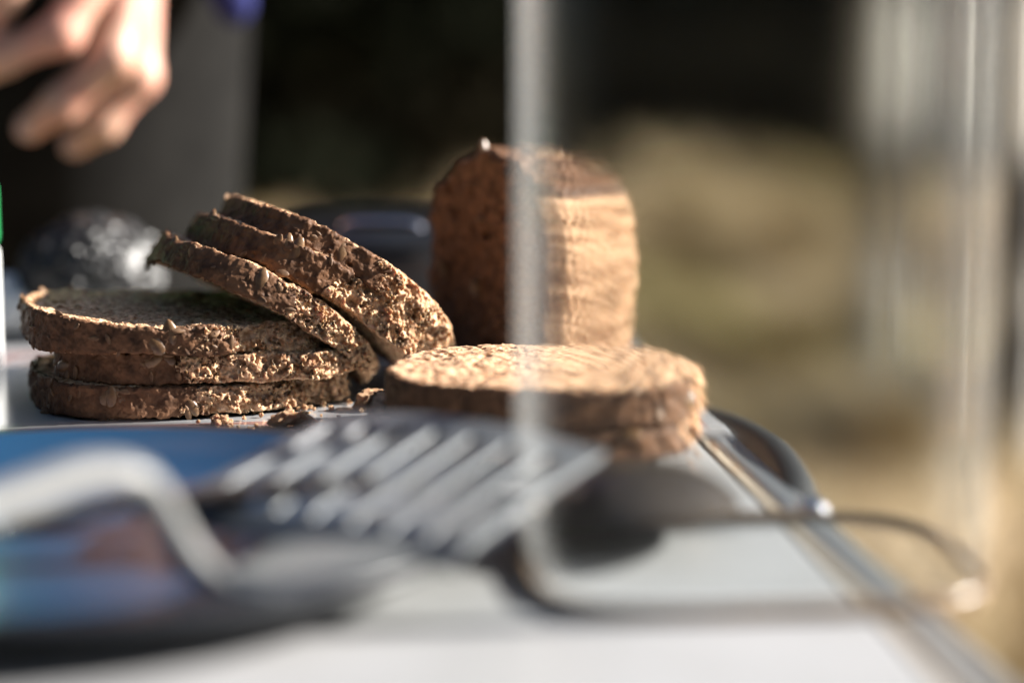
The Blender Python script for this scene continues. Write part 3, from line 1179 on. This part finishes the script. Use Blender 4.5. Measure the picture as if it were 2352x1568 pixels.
head = [((PX - .09, PY + .04, .66), .055, (PX - .09, PY + .03, .82), .05), ((PX - .09, PY + .02, .90), .088, (PX - .09, PY + .0, .86), .070), ((PX - .09, PY - .045, .815), .035, (PX - .09, PY - .02, .83), .045),
        ((PX - .09, PY - .083, .865), .011, (PX - .09, PY - .075, .895), .008), ((PX - .005, PY + .02, .865), .012, (PX - .002, PY + .025, .895), .014), ((PX - .175, PY + .02, .865), .012, (PX - .178, PY + .025, .895), .014),
        ((PX - .105, PY - .077, .828), .006, (PX - .075, PY - .077, .828), .006)]
lh = [(wr_l, .026, wr_l + va(0, -.03, -.07), .030)] + [(wr_l + va(-.015 + k * .017, -.035, -.075), .010, wr_l + va(-.017 + k * .017, -.055, -.135 + .004 * (k % 2)), .008) for k in range(4)] + [(wr_l + va(.022, -.03, -.05), .012, wr_l + va(.042, -.055, -.085), .009)]
axb = (axis_grid(PX - .46, PX + .22, -.290, -.130, .0018, .009), axis_grid(PY - .27, PY + .34, 1.035, 1.185, .0018, .009), axis_grid(GZ, 1.03, .05, .25, .0018, .009))
core = [(.03, thin(legs, .012) + thin(chest, .012) + thin(arms, .010) + [(elb, .036, wr, .0235)]), (.02, head), (.010, lh)]
Vb, Qb = body_mesh(core + [(.006, palm)] + [(.006, f) for f in fing], axb, .0032)
co = lambda x0, x1, y0, y1, z0, z1: tuple(np.arange(a, b, .008, dtype=np.float32) for a, b in ((x0, x1), (y0, y1), (z0, z1)))
V2, Q2 = body_mesh([(.03, legs)], co(PX - .37, PX + .17, PY - .17, PY + .26, GZ + .02, .37), .02)
V3, Q3 = body_mesh([(.035, chest + arms), (.02, hem)], co(PX - .46, PX + .22, PY - .24, PY + .30, .05, .80), .02)
person = link('person', np_mesh('person', Vb, Qb), M['skin'])
tag(person, 'person in black trousers and a blue top reaching one hand down over the table', 'person')
link('trousers', np_mesh('trousers', V2, Q2), M['trousers'], person)
link('jacket', np_mesh('jacket', V3, Q3), M['jacket'], person)
bm = bmesh.new()
bmesh.ops.create_uvsphere(bm, u_segments=32, v_segments=20, radius=1, matrix=Matrix.Translation((PX - .09, PY + .028, .915)) @ Matrix.Diagonal((.098, .100, .088, 1)))
link('hair', bm_mesh('hair', bm, True), M['hair'], person)
for sx in (-.125, -.055):
    bm = bmesh.new()
    bmesh.ops.create_uvsphere(bm, u_segments=16, v_segments=10, radius=.011, matrix=Matrix.Translation((PX + sx, PY - .060, .885)))
    link('eye', bm_mesh('eye', bm, True), M['shoe'], person)
for (x, y) in ((PX + .01, PY + .0), (PX - .22, PY + .07)):
    bm = bmesh.new()
    bmesh.ops.create_uvsphere(bm, u_segments=24, v_segments=14, radius=1, matrix=Matrix.Translation((x, y - .03, GZ + .045)) @ Matrix.Diagonal((.048, .135, .05, 1)))
    for v in bm.verts:
        v.co.z = max(v.co.z, GZ + .005)
    link('shoe', bm_mesh('shoe', bm, True), M['shoe'], person)
for f in fing:
    a, b = Vector(f[-1][0]), Vector(f[-1][2])
    t = (b - a).normalized()
    n_ = Vector((.55, -.75, .35))
    n_ = (n_ - t * n_.dot(t)).normalized()
    bm = bmesh.new()
    bmesh.ops.create_uvsphere(bm, u_segments=12, v_segments=8, radius=1)
    o = link('fingernail', bm_mesh('fingernail', bm, True), M['nail'], person)
    y_ = n_.cross(t)
    o.matrix_local = Matrix.Translation(b + n_ * f[-1][3] * .82 - t * .001) @ Matrix((t, y_, n_)).transposed().to_4x4() @ Matrix.Diagonal((.0058, .0048, .0013, 1))

# ------------------------------------------------------------------ ground, grass, wood
def sheet(name, x0, x1, y0, y1, z, n, amp, mat, label=None):
    xs, ys = np.linspace(x0, x1, n), np.linspace(y0, y1, n)
    Xg, Yg = np.meshgrid(xs, ys, indexing='ij')
    Zg = z + amp * (np.sin(Xg * 1.3 + Yg * .7) + np.sin(Yg * 1.9 - Xg * .8)) * .5
    V_ = np.stack([Xg, Yg, Zg], -1).reshape(-1, 3)
    i, j = np.meshgrid(np.arange(n - 1), np.arange(n - 1), indexing='ij')
    a = (i * n + j).ravel()
    return tag(link(name, np_mesh(name, V_, np.stack([a, a + n, a + n + 1, a + 1], 1)), mat), label, kind='structure')


sheet('ground', -150, 150, -150, 150, GZ, 2, 0, M['ground'])
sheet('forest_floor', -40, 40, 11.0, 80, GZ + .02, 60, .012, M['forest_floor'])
sheet('forest_floor', -40, -2.3, -40, 10.99, GZ + .02, 50, .012, M['forest_floor'])  # unseen dark ground on the left, added to cut bounced sunlight
sheet('forest_floor', -2.29, 40, -40, -.6, GZ + .02, 50, .012, M['forest_floor'])  # unseen dark ground behind the camera, added for less bounce light

nb = 42000
gx = rng.uniform(-3.2, 3.6, nb)
gy = 1.9 + 10.0 * rng.random(nb) ** 1.1
clump = (np.sin(gx * 3.1 + gy * 1.7) + np.sin(gx * 1.3 - gy * 2.3) + rng.normal(0, .6, nb))
hgt = np.clip(.06 + .05 * clump + rng.random(nb) * .07, .03, .28)
az = rng.random(nb) * 6.283
wd = .004 + .006 * rng.random(nb)
lx, ly = rng.normal(0, .4, nb) * hgt, rng.normal(0, .4, nb) * hgt
b0 = np.stack([gx - np.cos(az) * wd, gy - np.sin(az) * wd, np.full(nb, GZ)], 1)
b1 = np.stack([gx + np.cos(az) * wd, gy + np.sin(az) * wd, np.full(nb, GZ)], 1)
tp = np.stack([gx + lx, gy + ly, GZ + hgt], 1)
Vg = np.stack([b0, b1, tp], 1).reshape(-1, 3)
tag(link('grass', np_mesh('grass', Vg, np.arange(nb * 3).reshape(-1, 3), False), M['grass']), 'dry tan and olive grass of the sunny meadow behind the table', 'grass', kind='stuff')


def leaf_cloud(name, centers, radii, n, size, g, flat=1.0):
    """many small leaf faces spread through a set of clumps"""
    k = g.integers(0, len(centers), n)
    u = g.normal(0, 1, (n, 3))
    u /= np.linalg.norm(u, axis=1)[:, None]
    p = np.array(centers)[k] + u * (np.array(radii)[k] * g.random(n) ** .4)[:, None] * np.array([1, 1, flat])
    a = g.normal(0, 1, (n, 3))
    b = g.normal(0, 1, (n, 3))
    a /= np.linalg.norm(a, axis=1)[:, None]
    b = np.cross(a, b)
    b /= np.linalg.norm(b, axis=1)[:, None]
    s = (size * (.6 + .8 * g.random(n)))[:, None]
    V_ = np.stack([p - a * s, p + b * s * .5, p + a * s, p - b * s * .5], 1).reshape(-1, 3)
    return np_mesh(name, V_, np.arange(n * 4).reshape(-1, 4), False)


gt = np.random.default_rng(3)
# spruce prototypes
SPR = []
for k in range(2):
    H_ = 9.0 + 2 * k
    cen, rad = [], []
    for lev in range(16):
        z = .35 + (H_ - .6) * lev / 15
        R_ = 1.75 * (1 - lev / 16.5) + .12
        nbr = 7 if lev < 10 else 5
        for b_ in range(nbr):
            a = 6.283 * (b_ / nbr) + lev * .7 + gt.random() * .4
            for f in (.35, .7, 1.0):
                cen.append((math.cos(a) * R_ * f, math.sin(a) * R_ * f, z - .25 * f))
                rad.append(.22 + .14 * R_ * (1 - f * .5))
    SPR.append((tube_mesh('trunk', [(0, 0, -.05), (.02, 0, 1.5), (0, .03, H_ * .6), (0, 0, H_)], [.17, .13, .08, .02], 10), leaf_cloud('crown', cen, rad, 9000, .12, gt, .5)))
    SPR[-1][0].materials.append(M['bark'])
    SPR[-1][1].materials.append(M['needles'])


def spruce(x, y, s, rz, k, label):
    r = empty('spruce_tree', (x, y, GZ), (0, 0, rz))
    r.scale = (s, s, s)
    tag(r, label, 'tree', 'dark spruces along the edge of the wood')
    link('trunk', SPR[k][0], None, r)
    link('crown', SPR[k][1], None, r)


SP = [(-6, -5), (-3.5, -6.5), (-1, -7.5), (1.5, -7), (4, -6.5), (-6.5, -2), (-6, 1.5), (-6.5, 4.5), (-5.5, 7.5), (-3.3, 9.6), (-1.75, 9.5), (-7.5, 13), (-5.6, 12.2), (-4.0, 12.8), (-2.5, 12.0), (-1.1, 12.6), (.3, 13.2), (1.5, 12.9), (2.9, 13.4), (4.2, 13.0), (5.8, 13.6), (-6.4, 16), (-3.2, 16), (-.4, 16.2), (2.2, 16.4), (5.0, 16.8), (8, 15)]  # those left of and behind the camera are unseen, added to block sky light
for i, (x, y) in enumerate(SP):
    spruce(x, y, .85 + .3 * gt.random(), gt.random() * 6, i % 2, 'dark green spruce with branches down to the ground at the edge of the wood')  # the unseen sky blockers share this label with the visible trees


def birch(x, y, r, Hh, label, lean_=0.0, nleaf=1500):
    t = empty('birch_tree', (x, y, GZ))
    tag(t, label, 'tree')
    pts = spline([(0, 0, -.05), (lean_ * .2, .01, Hh * .25), (lean_ * .5, -.02, Hh * .5), (lean_ * .8, .02, Hh * .8), (lean_, 0, Hh)], 6)
    rr = [r * (1.25 if i == 0 else 1.0) * (1 - .9 * i / (len(pts) - 1)) + .006 for i in range(len(pts))]
    link('trunk', tube_mesh('trunk', pts, rr, 16), M['birch'], t)
    cen, rad = [], []
    for k in range(14):
        z = Hh * (.38 + .6 * k / 14)
        a = k * 2.4
        l = (.35 + .5 * (1 - k / 14)) * Hh * .17
        c0 = (lean_ * z / Hh, 0, z)
        c1 = (c0[0] + math.cos(a) * l, math.sin(a) * l, z + l * .7)
        link('limb', tube_mesh('limb', [c0, c1], [r * .28 * (1 - k / 16), .004], 8), M['birch'], t)
        cen += [c1, tuple((np.array(c0) + np.array(c1)) / 2)]
        rad += [.34, .25]
    link('crown', leaf_cloud('crown', cen, rad, nleaf, .045, gt), M['birchleaf'], t)


g1, g2 = on(2005, 1010, GZ), on(2335, 1060, GZ)
birch(g1.x, g1.y, .045, 6.5, 'slim white birch in the meadow, the left one of the two in full sun', .25)
birch(g2.x, g2.y, .060, 7.0, 'stout white birch at the right border of the photo', -.1)


def tussock(x, y, h_, sp, mat, label):
    n = 420
    az_ = gt.random(n) * 6.283
    r0 = gt.random(n) ** .6 * sp * .45
    ln = h_ * (.55 + .45 * gt.random(n))
    out = sp * (.25 + .75 * gt.random(n))
    w_ = .004 + .005 * gt.random(n)
    c_, s_ = np.cos(az_), np.sin(az_)
    P0 = np.stack([c_ * r0, s_ * r0, np.zeros(n)], 1)
    P1 = np.stack([c_ * (r0 + out * .3), s_ * (r0 + out * .3), ln * .65], 1)
    P2 = np.stack([c_ * (r0 + out), s_ * (r0 + out), ln * .95], 1)
    W_ = np.stack([-s_ * w_, c_ * w_, np.zeros(n)], 1)
    V_ = np.stack([P0 - W_, P0 + W_, P1 + W_, P1 - W_, P1 - W_, P1 + W_, P2 + W_ * .1, P2 - W_ * .1], 1).reshape(-1, 3)
    o_ = link('grass_tussock', np_mesh('grass_tussock', V_, np.arange(n * 8).reshape(-1, 4), False), mat)
    o_.location = (x, y, GZ)
    tag(o_, label, 'grass tuft', 'tufts of tall grass in the meadow')


for (px, py, h_, sp, k) in [(1640, 640, .42, .30, 0), (1800, 700, .34, .26, 0), (1930, 620, .36, .3, 1), (1560, 820, .22, .2, 1), (1760, 900, .22, .24, 1), (1900, 860, .24, .2, 0),
                            (2150, 760, .36, .28, 0), (2220, 980, .22, .22, 1), (2080, 1080, .18, .2, 0), (1700, 1080, .13, .2, 0)]:
    p_ = on(px, py, GZ)
    tussock(p_.x, p_.y, h_, sp, M['tussock_olive'] if k else M['tussock'], 'olive green tuft of tall grass in the sunny meadow' if k else 'pale tan tuft of tall dry grass in the sunny meadow')


def bush(x, y, s, label):
    cen = [(gt.normal(0, .35) * s, gt.normal(0, .25) * s, (.1 + .4 * gt.random()) * s) for _ in range(14)]
    b = empty('bush', (x, y, GZ))
    tag(b, label, 'bush', 'low dark bushes in front of the wood')
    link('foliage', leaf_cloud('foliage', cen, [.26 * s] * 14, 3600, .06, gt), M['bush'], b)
    for k in range(5):
        link('stem', tube_mesh('stem', [(0, 0, 0), (gt.normal(0, .2) * s, gt.normal(0, .2) * s, .45 * s)], [.012, .004], 6), M['bark'], b)


for (x, y, s) in [(-1.1, 9.3, .9), (-.45, 9.5, 1.0), (.15, 10.2, .9), (.62, 10.6, 1.0), (1.15, 10.3, .9), (1.6, 10.7, 1.0), (2.1, 10.3, 1.0), (2.6, 10.6, .9)]:
    bush(x, y, s, 'low dark leafed bush where the meadow meets the wood')
